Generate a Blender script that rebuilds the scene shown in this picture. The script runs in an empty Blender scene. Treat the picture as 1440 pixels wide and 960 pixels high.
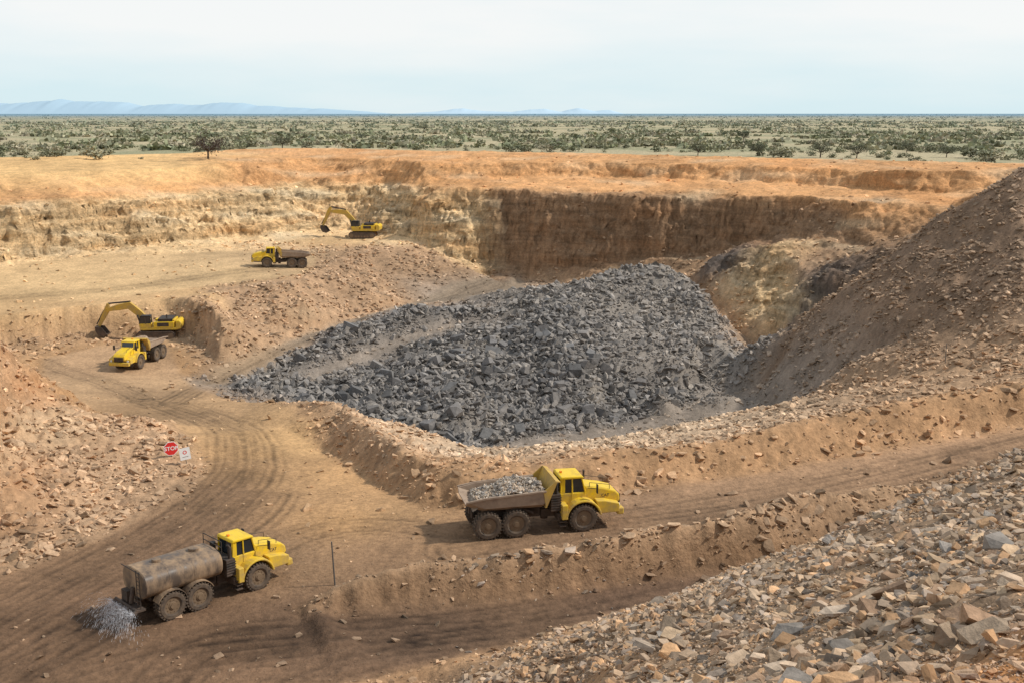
import bpy, bmesh, math, random
import numpy as np
from mathutils import Vector, Matrix
from mathutils.geometry import delaunay_2d_cdt
random.seed(7); rng=np.random.default_rng(7)
scene=bpy.context.scene
scene.view_settings.view_transform='Standard'; scene.view_settings.look='None'
scene.view_settings.exposure=0; scene.view_settings.gamma=1
COL=scene.collection
# ------------------------------------------------------------ camera
FP=1544.0; PITCH=math.atan(320/FP); CZ=10.0
cp,sp=math.cos(PITCH),math.sin(PITCH)
cam=bpy.data.cameras.new("camera"); co=bpy.data.objects.new("camera",cam); COL.objects.link(co)
cam.sensor_width=36; cam.lens=36*FP/1440; cam.clip_end=90000; cam.clip_start=0.1
co.location=(0,0,CZ); co.rotation_euler=(math.pi/2-PITCH,0,0); scene.camera=co
# survey helpers: sight measurements -> world metres
def s(u,v,z):
    a=(u-720)/FP;b=(480-v)/FP
    dy=cp+b*sp; dz=-sp+b*cp; t=(z-CZ)/dz
    return (a*t,dy*t,z)
def d(u,v,y):
    a=(u-720)/FP;b=(480-v)/FP
    dy=cp+b*sp; dz=-sp+b*cp; t=y/dy
    return (a*t,y,CZ+dz*t)
def w(x,y,z): return (x,y,z)
# ------------------------------------------------------------ noise
_g=rng.random(4096)*2*np.pi; GX=np.cos(_g); GY=np.sin(_g)
def perlin(x,y,seed=0):
    xi=np.floor(x).astype(np.int64); yi=np.floor(y).astype(np.int64)
    xf=x-xi; yf=y-yi
    def g(ix,iy,fx,fy):
        h=(ix*73856093 ^ iy*19349663 ^ (seed+1)*83492791)&0x7fffffff
        h=((h>>9)^h*31)&4095
        return GX[h]*fx+GY[h]*fy
    u=xf*xf*xf*(xf*(xf*6-15)+10); v=yf*yf*yf*(yf*(yf*6-15)+10)
    a=g(xi,yi,xf,yf); b=g(xi+1,yi,xf-1,yf); c=g(xi,yi+1,xf,yf-1); e=g(xi+1,yi+1,xf-1,yf-1)
    return ((a*(1-u)+b*u)*(1-v)+(c*(1-u)+e*u)*v)*1.5
def fbm(x,y,wl,octs,seed=0,gain=.5):
    r=0;a=1
    for i in range(octs):
        r=r+a*perlin(x/wl+17.3*i,y/wl-9.1*i,seed+i); wl*=.5; a*=gain
    return r
# ------------------------------------------------------------ terrain classes
#        r    g    b   rough rock warp
CL={'L':(.40,.31,.17,.05,0,0),
 'O':(.57,.31,.145,.20,.03,1.8),
 'S':(.62,.40,.19,.07,0,.4),
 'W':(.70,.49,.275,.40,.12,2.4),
 'K':(.29,.18,.105,.34,.15,1.5),  # brown wall, darkened further so its colour carries the wall's shade
 'P':(.52,.34,.18,.05,.05,.3),
 'R':(.20,.115,.062,.03,.01,0),
 'J':(.40,.235,.115,.04,.02,0),
 'B':(.14,.13,.12,.50,.85,.4),
 'M':(.235,.205,.175,.22,.8,.4),
 'G':(.27,.22,.175,.06,.25,.3),
 'T':(.11,.095,.085,1.0,.5,1.8),
 'N':(.48,.35,.235,.16,.9,.5),
 'U':(.37,.24,.145,.28,.95,.9),
 'X':(.36,.23,.135,.62,1.1,1.5),
 'F':(.40,.23,.125,.60,.9,1.4),
 'D':(.235,.155,.10,.28,1.9,.8),
 'C':(.40,.24,.13,.20,.45,.45),
 'H':(.30,.20,.125,.16,1.15,.2),
 'E':(.50,.24,.10,.24,.35,.4)}
PTS=[];ATT=[]
BW={'B':1.0,'M':.5}; WW={'W':1.0,'K':.75,'O':.5,'X':.35,'F':.4,'T':.6}
def att(c): return np.array(CL[c]+(BW.get(c,0.),WW.get(c,0.),float(c in 'RJP')))
def L(cls,pts,step=4.0):
    if len(cls)==1: cls=cls*len(pts)
    for i in range(len(pts)):
        a=np.array(pts[i]); ca=att(cls[i])
        if i==len(pts)-1:
            PTS.append(a);ATT.append(ca);break
        b=np.array(pts[i+1]); cb=att(cls[i+1])
        n=max(1,int(np.hypot(*(b-a)[:2])/step))
        for k in range(n):
            f=k/n; PTS.append(a+(b-a)*f); ATT.append(ca+(cb-ca)*f)
def Q(cls,pts):
    for c,p in zip(cls if len(cls)>1 else cls*len(pts),pts):
        PTS.append(np.array(p)); ATT.append(att(c))
# rim
rim=[w(-225,215,0),s(-200,228,0),s(0,222,0),s(270,216,0),s(330,211,0),s(440,209,0),s(560,212,0),s(800,216,0),s(1100,224,0),s(1330,229,0),s(1430,231,0),w(150,222,0),w(225,200,0)]
L('S'*4+'O'*9,rim,6)
L('L',[(p[0]*1.03,p[1]*1.03+3,-.3) for p in rim],6)
L('O',[s(350,225,-.8),s(440,222,-1.2),s(600,228,-1),s(700,228,-1),s(900,230,-1),s(1100,236,-1),s(1250,242,-1),s(1400,240,-.5)])
L('O',[s(350,240,-3),s(440,238,-3.7),s(600,248,-4),s(700,248,-4),s(900,250,-4),s(1100,257,-3.8),s(1250,268,-4.4),s(1400,275,-4.6)])
L('S',[s(-200,250,-2),s(0,245,-2),s(150,240,-2),s(250,236,-2)],6)
L('OOOOOOOOOOOOOO',[w(-220,190,-6),s(-200,290,-6),s(0,283,-6),s(120,276,-6),s(250,267,-6),s(330,262,-6.3),s(440,252,-5.5),s(540,256,-5.8),s(600,262,-6),s(650,263,-5.4),s(800,266,-5.4),s(1000,272,-5.4),s(1240,285,-5.4),s(1340,290,-5.4)],2)
L('W',[s(-200,299,-7.2),s(0,294,-7.2),s(120,286,-7.2),s(250,277,-7.2),s(330,272,-7.4),s(440,262,-7),s(540,266,-7.2),s(590,270,-7.2)],2)
L('W',[s(605,283,-8.3),s(632,281,-8.0),s(662,284,-8.3)],2)
L('W',[s(-200,374,-16),s(0,367,-16),s(120,353,-15.6),s(250,341,-15.8),s(330,332,-15.8),s(440,325,-16),s(510,325,-16.5),s(575,335,-16.5),s(605,351,-17.6),s(632,358,-18.6),s(662,366,-19.6),s(690,380,-21.5)],2)
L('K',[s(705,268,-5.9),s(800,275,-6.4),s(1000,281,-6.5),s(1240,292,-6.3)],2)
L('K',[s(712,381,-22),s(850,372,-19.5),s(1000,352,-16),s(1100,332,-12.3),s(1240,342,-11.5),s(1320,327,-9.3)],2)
L('U',[s(740,393,-23.5),w(17,208,-23),s(960,400,-21),s(1040,470,-26),s(1090,500,-27.5)])
Q('WUUUW',[s(1060,400,-19),s(1120,375,-15.5),s(1150,440,-20),s(1000,402,-20.5),s(1090,349,-13.2)])
Q('TTTTT',[s(1005,374,-17.2),s(1030,366,-16.2),s(1150,395,-16.6),s(1165,420,-18.4),s(1140,455,-21.8)])
Q('WWWW',[s(1085,385,-17.2),s(1060,432,-22),s(1085,420,-20.4),s(1105,440,-21.2)])
# upper platform
L('P',[w(-150,150,-18),s(-200,450,-18),s(0,444,-18),s(150,428,-18),s(290,412,-18)],2.5)
L('UUUUU',[s(290,412,-18),s(430,392,-18),s(500,350,-17),s(590,347,-17),s(652,376,-20.3)],3)
Q('PPPPPPP',[s(200,380,-17),s(350,372,-17),s(100,400,-17.3),s(380,385,-17.6),s(300,395,-17.6),s(0,390,-17),s(470,342,-16.8)])
Q('UU',[s(540,380,-20),s(615,380,-20.5)])
L('XXXXXUUU',[w(-150,140,-21.5),s(-200,490,-21.5),s(0,482,-21.5),s(130,473,-22.5),s(265,472,-22.5),s(312,515,-24),s(420,475,-24),s(560,428,-24)],2.5)
L('XXXX',[s(275,420,-17.2),s(292,432,-17.6),s(308,456,-19.6),s(318,484,-21.8)],1.5)
L('XXX',[s(390,402,-18.2),s(410,425,-19.6),s(425,450,-22)],2)
Q('UUUU',[s(690,399,-24),s(350,450,-21.2),s(450,440,-21.8),s(520,410,-21)])
# lower floor and haul road to the back
Q('JJJJJJJJJJ',[s(100,520,-22.7),s(182,524,-23),s(250,525,-23.5),s(60,535,-22),s(130,572,-20.5),s(200,560,-21.2),s(280,560,-21.5),s(350,565,-21),s(150,495,-22.8),s(225,490,-22.8)])
Q('GGGGGG',[s(300,537,-24),s(350,510,-24.3),s(500,462,-24),s(620,420,-24),s(720,402,-24),s(440,490,-24.3)])
# black pile
L('B',[s(320,541,-25),d(390,510,154),d(460,478,160),d(570,437,172),d(640,442,175)],3)
L('GGG',[d(440,532,150.5),d(560,484,163),d(640,457,172)],3)
L('BBB',[d(450,545,148.5),d(585,500,157),d(645,474,165)],3)
L('BBBMMM',[d(600,520,153),d(650,492,158),d(760,452,165),d(860,381,185),d(930,373,190),d(970,400,185)],3)
L('M',[d(800,400,186),d(740,430,183)],4)
Q('MMMBMBBMMMM',[d(1000,440,177),d(1040,500,160),d(1000,552,148),d(800,520,150),d(900,500,156),d(700,560,143),d(820,582,139),d(900,440,173),d(930,545,147),d(985,470,167),d(960,510,156)])
L('BBBBBBBM',[s(325,545,-25.3),s(440,562,-27.2),s(520,597,-29),s(590,620,-30),s(720,612,-30),s(850,592,-30),s(930,564,-29.9),s(980,542,-29.2)],3)
L('G',[s(740,623,-30),s(860,604,-30),s(940,582,-30),s(1000,566,-30),s(1050,552,-29.8)],3)
L('G',[s(930,604,-30),s(980,594,-30),s(1030,580,-30),s(1080,590,-29.5)])
Q('GG',[w(-3,122,-30),w(12,124,-30)])
# pit near side
L('N',[s(580,628,-21),s(720,633,-23),s(860,614,-23.6),s(985,592,-24)],2)
L('NNN',[s(640,650,-19.6),s(800,632,-21),s(985,604,-22.4)],2)
L('UUUU',[s(412,565,-18.8),s(440,561,-17.9),s(510,597,-16.2),s(590,636,-15.2)],1.5)
L('C'*9,[s(590,638,-15.5),s(650,669,-15.4),s(800,648,-15.1),s(1000,615,-14.8),s(1200,577,-14.2),s(1440,538,-13.3),w(62,102,-12.6),w(100,115,-10),w(140,120,-6)],1.5)
L('C'*9,[s(590,646,-15.8),s(650,679,-15.7),s(800,657,-15.4),s(1000,625,-15.1),s(1200,587,-14.5),s(1440,547,-13.7),w(62,101,-13),w(100,113,-10.5),w(140,118,-7)],1.5)
L('C'*9,[s(450,630,-19),s(530,680,-18),s(600,712,-17.1),s(660,714,-17),s(800,702,-17),s(1000,673,-17),s(1200,640,-16.8),s(1440,599,-16.5),w(60,96,-16.3)],1.5)
L('U',[w(15.5,90,-20),w(29,98,-18),w(47,103,-15.5)],4)
# right dump
L('DDDDDDG',[d(1440,235,150),d(1330,300,152),d(1240,370,152),d(1170,420,153),d(1120,470,155),d(1080,530,152),s(1060,560,-29)],3)
L('GUUUU',[s(1080,590,-29.5),s(1110,583,-26),s(1180,560,-22.5),s(1250,535,-19),s(1440,505,-15)],3)
Q('DDDDDDD',[d(1300,450,131),d(1440,400,125),d(1440,320,138),w(100,150,5),w(100,120,0),w(140,180,4),w(90,170,1)])
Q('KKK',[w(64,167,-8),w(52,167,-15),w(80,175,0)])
# left mound
L('FFFFUUUU',[d(-150,470,78),d(0,478,92),d(40,515,93),d(65,550,94),d(85,588,94),d(130,582,97),d(190,595,93),d(235,615,90)],2)
Q('U',[d(280,650,86)])
Q('CJJJJ',[w(-70,137,-22),s(60,545,-20.5),s(130,577,-20),s(230,600,-19),s(292,650,-18.2)])
Q('FFFUUXX',[w(-110,120,-14),w(-100,90,-3),w(-90,70,-2),d(90,650,83),d(110,712,75),d(30,560,90),d(60,620,86)])
Q('FF',[d(0,600,82),d(0,700,72)])
L('U'*5,[s(285,662,-18),s(250,702,-17.8),s(130,757,-17.4),s(0,807,-17.2),s(-200,860,-17)],2)
# roads
Q('JJJJRJRRRRRRRJRR',[s(330,650,-18.1),s(420,640,-18.6),s(400,600,-19.1),s(330,600,-19.4),s(300,700,-17.6),s(480,700,-17.5),s(200,780,-17.3),s(0,850,-17),s(0,960,-17),s(300,850,-17),s(600,960,-17),s(600,880,-17.1),s(380,760,-17.1),s(500,760,-17),s(800,735,-17),s(650,770,-17)])
L('R',[s(426,846,-17),s(520,818,-17),s(700,790,-17),s(840,768,-17),s(1000,741,-17),s(1200,705,-17),s(1320,668,-16.9),s(1440,632,-16.7),w(60,91,-16.3),w(140,104,-14)],.8)
L('UUUUUUUU',[s(440,850,-16.5),s(520,811,-15.7),s(620,792,-15.3),s(840,753,-15.0),s(1000,726,-14.7),s(1200,691,-14.6),s(1320,673,-14.8),w(46,80,-14)],.7)
L('UUUUUUU',[s(445,856,-16.5),s(520,821,-15.8),s(620,804,-15.6),s(840,765,-15.3),s(1000,739,-15.1),s(1200,705,-15),s(1320,685,-15.2)],.7)
L('R',[s(425,868,-17),s(600,856,-17.3),s(800,831,-17.5),s(1000,802,-17.5),w(23,65.5,-17.5),w(33,68.5,-17)],.8)
# foreground heap
L('CCCHH',[s(480,962,-17),s(620,932,-17.2),s(760,897,-17.4),s(900,856,-17.5),s(1010,820,-17.5)],2)
L('H',[w(19,60.5,-17.3),w(36,66.5,-16.5),w(60,80,-14),w(140,90,-10)],3)
L('H',[d(640,978,46),d(700,958,46),d(850,890,47),d(1000,829,47),d(1150,760,48),d(1300,692,49),d(1440,633,50),w(45,55,-2),w(100,60,0)],3)
Q('CHHEHHHHEEE',[d(860,965,33),d(1000,960,25),d(1200,960,18),d(1440,960,13),d(1440,850,19),d(1440,740,30),d(1200,850,27),d(1200,780,36),d(1360,915,16),d(1440,900,16),d(1290,955,15.5)])
Q('H',[d(1000,890,33)])
Q('CCCCCCCCCC',[w(0,1,8.3),w(-8,12,1.2),w(-5,30,-11.5),w(-3,40,-16.9),w(-30,20,-8),w(-30,40,-17),w(-60,10,0),w(-80,30,-8),w(-60,45,-16),w(40,5,6)])
L('C',[w(-230,-12,6),w(0,-12,8.5),w(230,-12,6)],15)
Q('CCCC',[w(100,30,3),w(-120,60,0),w(-140,100,-2),w(-170,150,-12)])
L('L',[w(-232,0,0),w(-232,432,0),w(232,432,0),w(232,0,0)],15)
L('L',[w(-225,400,0),w(225,400,0)],20)
PTS=np.array(PTS);ATT=np.array(ATT)
# triangulate -> raster
jit=rng.normal(0,.01,(len(PTS),2))
res=delaunay_2d_cdt([Vector((p[0]+j[0],p[1]+j[1])) for p,j in zip(PTS,jit)],[],[],0,1e-5)
tv=np.array([(v.x,v.y) for v in res[0]]); src=[o[0] if len(o) else 0 for o in res[3]]
VAL=np.concatenate([PTS[:,2:3],ATT],axis=1)[src]
DX=.5; X0,Y0=-230.,-10.; NX,NY=921,881
RA=np.zeros((NY,NX,VAL.shape[1]))
RA[...,1:7]=CL['L']
for f in res[2]:
    if len(f)!=3: continue
    A,B,C=tv[f[0]],tv[f[1]],tv[f[2]]
    det=(B[0]-A[0])*(C[1]-A[1])-(C[0]-A[0])*(B[1]-A[1])
    if abs(det)<1e-9: continue
    i0=max(0,int((min(A[0],B[0],C[0])-X0)/DX)); i1=min(NX-1,int((max(A[0],B[0],C[0])-X0)/DX)+1)
    j0=max(0,int((min(A[1],B[1],C[1])-Y0)/DX)); j1=min(NY-1,int((max(A[1],B[1],C[1])-Y0)/DX)+1)
    if i1<i0 or j1<j0: continue
    gx,gy=np.meshgrid(X0+DX*np.arange(i0,i1+1),Y0+DX*np.arange(j0,j1+1))
    l1=((gx-A[0])*(C[1]-A[1])-(C[0]-A[0])*(gy-A[1]))/det
    l2=((B[0]-A[0])*(gy-A[1])-(gx-A[0])*(B[1]-A[1]))/det
    l0=1-l1-l2
    m=(l0>=-1e-6)&(l1>=-1e-6)&(l2>=-1e-6)
    if not m.any(): continue
    sub=RA[j0:j1+1,i0:i1+1]
    sub[m]=l0[m][:,None]*VAL[f[0]]+l1[m][:,None]*VAL[f[1]]+l2[m][:,None]*VAL[f[2]]
def blur(A):
    P=np.pad(A,((1,1),(0,0),(0,0)),'edge'); A=(P[:-2]+2*P[1:-1]+P[2:])/4
    P=np.pad(A,((0,0),(1,1),(0,0)),'edge'); return (P[:,:-2]+2*P[:,1:-1]+P[:,2:])/4
RA[...,1:]=blur(blur(RA[...,1:]))
# graded surfaces: haul roads, bench floors (outline, then colour seeds)
XX,YY=np.meshgrid(X0+DX*np.arange(NX),Y0+DX*np.arange(NY))
def inpoly(P):
    m=np.zeros(XX.shape,bool); P=[p[:2] for p in P]
    for i in range(len(P)):
        (x1,y1),(x2,y2)=P[i],P[(i+1)%len(P)]
        if y1==y2: continue
        c=((y1>YY)!=(y2>YY))&(XX<(x2-x1)*(YY-y1)/(y2-y1)+x1); m^=c
    return m
def grade(P,seeds,rock=0,rough=.03):
    m=inpoly(P)
    W=0;Cc=0
    for (p,c) in seeds:
        q=1/((XX[m]-p[0])**2+(YY[m]-p[1])**2+4)**1.6
        W=W+q; Cc=Cc+q[:,None]*np.array(c)
    RA[m,1:4]=Cc/W[:,None]; RA[m,4]=rough; RA[m,5]=rock; RA[m,6]=0; RA[m,9]=1; RA[m,7]=0;RA[m,8]=0
grade([s(1500,589,-16.4),s(1440,601,-16.5),s(1200,643,-16.8),s(1000,676,-17),s(880,695,-17),s(800,705,-17),s(660,717,-17),s(600,716,-17.1),s(530,684,-18),s(450,634,-19),s(398,578,-20),s(340,556,-21.5),s(280,548,-22.5),s(250,515,-23.3),s(235,488,-22.8),s(140,488,-22.8),s(60,505,-22.3),s(55,540,-21.5),s(110,574,-20.3),s(232,600,-19),s(292,652,-18.2),s(285,668,-18),s(252,706,-17.8),s(130,762,-17.4),s(0,812,-17.2),s(-200,870,-17),s(-200,1010,-17),s(480,964,-17),s(620,932,-17.2),s(760,897,-17.4),s(900,856,-17.5),s(1010,820,-17.5),s(1080,800,-17.5),s(1000,803,-17.5),s(800,832,-17.5),s(600,857,-17.3),s(425,868,-17),s(413,856,-17),s(426,845,-17),s(520,817,-17),s(700,789,-17),s(840,767,-17),s(1000,740,-17),s(1200,704,-17),s(1320,667,-16.9),s(1440,631,-16.7),s(1500,615,-16.5)],
 [(s(u,v,z),c) for u,v,z,c in [(60,900,-17,(.225,.135,.08)),(200,850,-17,(.205,.122,.074)),(330,690,-17.6,(.27,.165,.095)),(250,740,-17.4,(.225,.137,.08)),(300,905,-17,(.225,.135,.08)),(490,730,-17.2,(.48,.285,.14)),(480,670,-18,(.53,.32,.16)),(440,620,-19,(.51,.32,.16)),(400,680,-18,(.44,.27,.14)),(300,590,-20,(.39,.25,.14)),(360,590,-20,(.45,.285,.15)),(150,545,-22,(.43,.28,.16)),(190,510,-22.8,(.45,.29,.17)),(600,745,-17,(.36,.22,.125)),(560,720,-17,(.43,.265,.14)),(750,755,-17,(.29,.18,.108)),(1000,700,-17,(.36,.225,.135)),(1300,650,-17,(.40,.25,.15)),(450,880,-17.2,(.20,.122,.076)),(600,890,-17.2,(.205,.127,.08)),(900,835,-17.4,(.20,.124,.08)),(250,780,-17.3,(.215,.13,.077)),(400,790,-17,(.28,.175,.10)),(540,790,-17,(.31,.19,.11))]],rock=.02)
grade([s(-200,386,-17),s(0,380,-17),s(120,368,-17),s(250,362,-17),s(330,357,-17),s(400,352,-17),s(450,362,-17.2),s(425,384,-17.6),s(290,404,-17.9),s(150,421,-17.9),s(0,436,-17.9),s(-200,442,-17.9)],
 [(s(100,400,-17),(.60,.41,.22)),(s(300,380,-17),(.58,.40,.22)),(s(0,425,-17),(.58,.38,.20)),(s(400,372,-17),(.48,.33,.19))],rock=.03,rough=.05)
grade([s(285,545,-23.5),s(300,520,-24),s(370,493,-24),s(440,468,-24),s(560,432,-24),s(640,410,-24),s(700,400,-24),s(735,398,-24),s(735,408,-24),s(650,428,-24),s(575,430,-24),s(470,470,-24),s(390,502,-24.5),s(318,538,-25)],
 [(s(500,455,-24),(.32,.245,.175)),(s(320,525,-24),(.35,.245,.155)),(s(680,405,-24),(.28,.215,.155))],rock=.08,rough=.07)
RA[...,1:]=blur(RA[...,1:])
def samp(x,y,ch=slice(None)):
    fx=np.clip((x-X0)/DX,0,NX-1.001); fy=np.clip((y-Y0)/DX,0,NY-1.001)
    i=fx.astype(int); j=fy.astype(int); a=(fx-i)[:,None]; b=(fy-j)[:,None]
    R=RA[:,:,ch]
    return (R[j,i]*(1-a)+R[j,i+1]*a)*(1-b)+(R[j+1,i]*(1-a)+R[j+1,i+1]*a)*b
# haul road wheel tracks
def catmull(P,n=8):
    P=[np.array(p) for p in P]; P=[2*P[0]-P[1]]+P+[2*P[-1]-P[-2]]; out=[]
    for i in range(1,len(P)-2):
        for k in range(n):
            t=k/n; a,b,c,e=P[i-1],P[i],P[i+1],P[i+2]
            out.append(.5*((2*b)+(-a+c)*t+(2*a-5*b+4*c-e)*t*t+(-a+3*b-3*c+e)*t**3))
    out.append(P[-2]); return np.array(out)[:,:2]
TR=[[s(-60,930,-17),s(100,830,-17),s(240,755,-17.2),s(330,700,-17.6),s(365,650,-18.1),s(335,600,-19.4),s(240,568,-21)],
 [s(-60,890,-17),s(60,825,-17),s(210,745,-17.3),s(290,690,-17.7),s(325,640,-18.2),s(300,600,-19.5),s(200,562,-21)],
 [s(-60,985,-17),s(80,900,-17),s(240,810,-17.2),s(340,745,-17.4),s(385,700,-17.8)],
 [s(-40,975,-17),s(150,880,-17),s(330,800,-17),s(420,755,-17.2),s(520,738,-17.2),s(700,745,-17),s(1000,708,-17),s(1300,655,-17),s(1500,608,-16.6)],
 [s(640,772,-17),s(800,748,-17),s(1000,722,-17),s(1200,686,-17),s(1440,622,-16.7)],
 [s(200,975,-17),s(300,905,-17),s(500,885,-17),s(750,855,-17.3),s(1000,812,-17.4)],
 [s(50,985,-17),s(250,925,-17),s(480,900,-17),s(750,872,-17.3),s(960,832,-17.4)],
 [s(360,1000,-17),s(480,945,-17),s(700,893,-17.2),s(900,846,-17.4)],
 [s(200,560,-21.2),s(120,530,-22.4),s(60,510,-22.5)],
 [s(240,568,-21),s(300,540,-23.8),s(400,497,-24.3),s(560,440,-24),s(700,403,-24)],
 [s(-20,420,-17.6),s(150,405,-17.3),s(300,385,-17.2),s(400,372,-17)]]
TR=[catmull(t) for t in TR]
def tracks(x,y):
    out=np.zeros(len(x)); band=np.zeros(len(x))
    wob=perlin(x/5,y/5,111)*.5
    for T in TR:
        m=(x>T[:,0].min()-4)&(x<T[:,0].max()+4)&(y>T[:,1].min()-4)&(y<T[:,1].max()+4)
        px,py=x[m],y[m]; best=np.full(len(px),1e9)
        for k in range(len(T)-1):
            a=T[k]; e=T[k+1]-a; l=e@e
            t=np.clip(((px-a[0])*e[0]+(py-a[1])*e[1])/l,0,1)
            dd=np.hypot(px-a[0]-t*e[0],py-a[1]-t*e[1]); best=np.minimum(best,dd)
        best=np.abs(best+wob[m]*.4)
        r=np.exp(-((best-1.2)/.22)**2)+.6*np.exp(-((best-.5)/.13)**2)+.6*np.exp(-((best-2.0)/.16)**2)
        out[m]=np.maximum(out[m],r); band[m]=np.maximum(band[m],np.exp(-(best/2.4)**2))
    return out,band
def terrain(x,y,want_color=False):
    x=np.asarray(x,float);y=np.asarray(y,float)
    wp=samp(x,y,slice(6,7))[:,0]
    n1=perlin(x/12,y/12,3)*1.5+perlin(x/5,y/5,4)*.7+perlin(x/2.6,y/2.6,18)*.3+perlin(x/1.3,y/1.3,14)*.25+perlin(x/.7,y/.7,16)*.15
    n2=perlin(x/12,y/12,5)*1.5+perlin(x/5,y/5,6)*.7+perlin(x/2.6,y/2.6,19)*.3+perlin(x/1.3,y/1.3,15)*.25+perlin(x/.7,y/.7,17)*.15
    S=samp(x+wp*n1,y+wp*n2)
    z=S[:,0]; rough=S[:,4]; wall=S[:,8]
    ins=(x>-229)&(x<229)&(y<429)
    r=np.hypot(x,y)
    hl=2.6; ph=z+2.2*perlin(x/9,y/9,34)
    z=z-wall*.7*np.sin(2*np.pi*ph/hl)*hl/(2*np.pi)
    z=z+rough*(fbm(x,y,5,5,20,.62))*1.0
    z=z+rough*np.abs(perlin(x/1.3,y/1.3,33))*.7
    bw=S[:,7]; z=z+bw*(fbm(x,y,14,3,37)*1.1)
    z=np.where(ins,z,-.05+0*z)
    tk=np.zeros(len(x)); bd=np.zeros(len(x)); m=(S[:,9]>.4)&ins&(r<260)
    if m.any():
        a_,b_=tracks(x[m],y[m]); q=np.clip(S[m,9]*2-1,0,1); tk[m]=a_*q; bd[m]=b_*q
    z=z-.07*tk
    if not want_color: return z,S
    c=S[:,1:4].copy()
    big=fbm(x,y,22,3,50); med=fbm(x,y,3,4,60); fine=fbm(x,y,.7,3,70)
    ra=1-.4*S[:,9]
    c*= (1+ra*(.20*big+.22*med+.22*fine))[:,None]
    wl=wall*ins
    redder=wl*np.clip(perlin(x/17,z/2.5,83)*1.2-.1,0,1)
    c=c*(1-redder[:,None]*np.array([.02,.16,.28]))
    pale=wl*np.clip(perlin(x/11,z/3+y/15,84)*1.6-.1,0,1)*(S[:,1]>.3)
    c=c*(1-pale[:,None]*.5)+pale[:,None]*.5*np.array([.76,.62,.42])
    du=bw*np.clip(fbm(x,y,10,4,85)*1.2+.2,0,1); c=c*(1-.6*du[:,None])+.6*du[:,None]*np.array([.29,.25,.205])
    road=np.clip(S[:,9],0,1)*ins
    damp=np.clip(fbm(x,y,16,4,90)*1.3-.05,0,1)*road
    tn=np.clip(.85+.6*perlin(x/1.1,y/1.1,91)+.4*perlin(x/6,y/6,92),.1,1.4)
    c*=(1-.25*damp-.36*tk*tn-.17*bd)[:,None]
    g_=c.mean(1,keepdims=True); c=np.clip(g_+(c-g_)*1.06,0.005,1)
    pl=((~ins)|((S[:,6]<.05)&(S[:,9]<.05)&(S[:,0]>-.8)&(S[:,5]<.02))).astype(float)
    gp=np.clip(fbm(x,y,60,4,100)*1.3+.4,0,1)
    pc=np.array([.43,.36,.22])*(1-gp[:,None])+np.array([.29,.275,.16])*gp[:,None]
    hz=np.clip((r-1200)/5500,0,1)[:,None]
    pc=pc*(1-hz)+np.array([.16,.26,.32])*hz  # aerial haze painted in: the plain fades to blue-grey with distance
    pc*=(1+.2*fine*(1-hz[:,0]))[:,None]
    c=c*(1-pl[:,None])+pc*pl[:,None]
    return z,S,np.clip(c,0.01,.95)
# ------------------------------------------------------------ mesh helpers
def np_mesh(name,V,F,col=None,smooth=False):
    me=bpy.data.meshes.new(name); k=F.shape[1]
    me.vertices.add(len(V)); me.vertices.foreach_set("co",V.astype(np.float32).ravel())
    me.loops.add(F.size); me.loops.foreach_set("vertex_index",F.astype(np.int32).ravel())
    me.polygons.add(len(F)); me.polygons.foreach_set("loop_start",np.arange(0,F.size,k,dtype=np.int32))
    me.update(calc_edges=True)
    if smooth: me.shade_smooth()
    else: me.shade_flat()
    if col is not None:
        a=me.color_attributes.new("Col",'FLOAT_COLOR','POINT')
        cc=np.ones((len(V),4),np.float32); cc[:,:3]=col; a.data.foreach_set("color",cc.ravel())
    return me
def add(name,me,mat=None,**props):
    o=bpy.data.objects.new(name,me); COL.objects.link(o)
    if mat is not None and me is not None and len(me.materials)==0: me.materials.append(mat)
    for k,v in props.items(): o[k]=v
    return o
# ------------------------------------------------------------ materials
def new_mat(name):
    m=bpy.data.materials.new(name); m.use_nodes=True; nt=m.node_tree
    b=nt.nodes["Principled BSDF"]; b.inputs["Specular IOR Level"].default_value=.2
    return m,nt,b
def noise(nt,scale,detail=4,rough=.6,coord="Object",vec=None):
    tc=nt.nodes.new("ShaderNodeTexCoord"); n=nt.nodes.new("ShaderNodeTexNoise")
    n.inputs["Scale"].default_value=scale;n.inputs["Detail"].default_value=detail;n.inputs["Roughness"].default_value=rough
    if vec:
        mp=nt.nodes.new("ShaderNodeMapping"); mp.inputs["Scale"].default_value=vec; nt.links.new(tc.outputs[coord],mp.inputs[0]); nt.links.new(mp.outputs[0],n.inputs["Vector"])
    else: nt.links.new(tc.outputs[coord],n.inputs["Vector"])
    return n
def mapr(nt,src,a,b,c,e):
    m=nt.nodes.new("ShaderNodeMapRange"); nt.links.new(src,m.inputs[0])
    for i,v in zip((1,2,3,4),(a,b,c,e)): m.inputs[i].default_value=v
    return m.outputs[0]
def mul(nt,colsock,valsock):
    m=nt.nodes.new("ShaderNodeVectorMath"); m.operation='SCALE'
    nt.links.new(colsock,m.inputs[0]); nt.links.new(valsock,m.inputs["Scale"]); return m.outputs[0]
def math2(nt,op,a,b):
    m=nt.nodes.new("ShaderNodeMath"); m.operation=op
    for i,v in enumerate((a,b)):
        if isinstance(v,(int,float)): m.inputs[i].default_value=v
        else: nt.links.new(v,m.inputs[i])
    return m.outputs[0]
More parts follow.
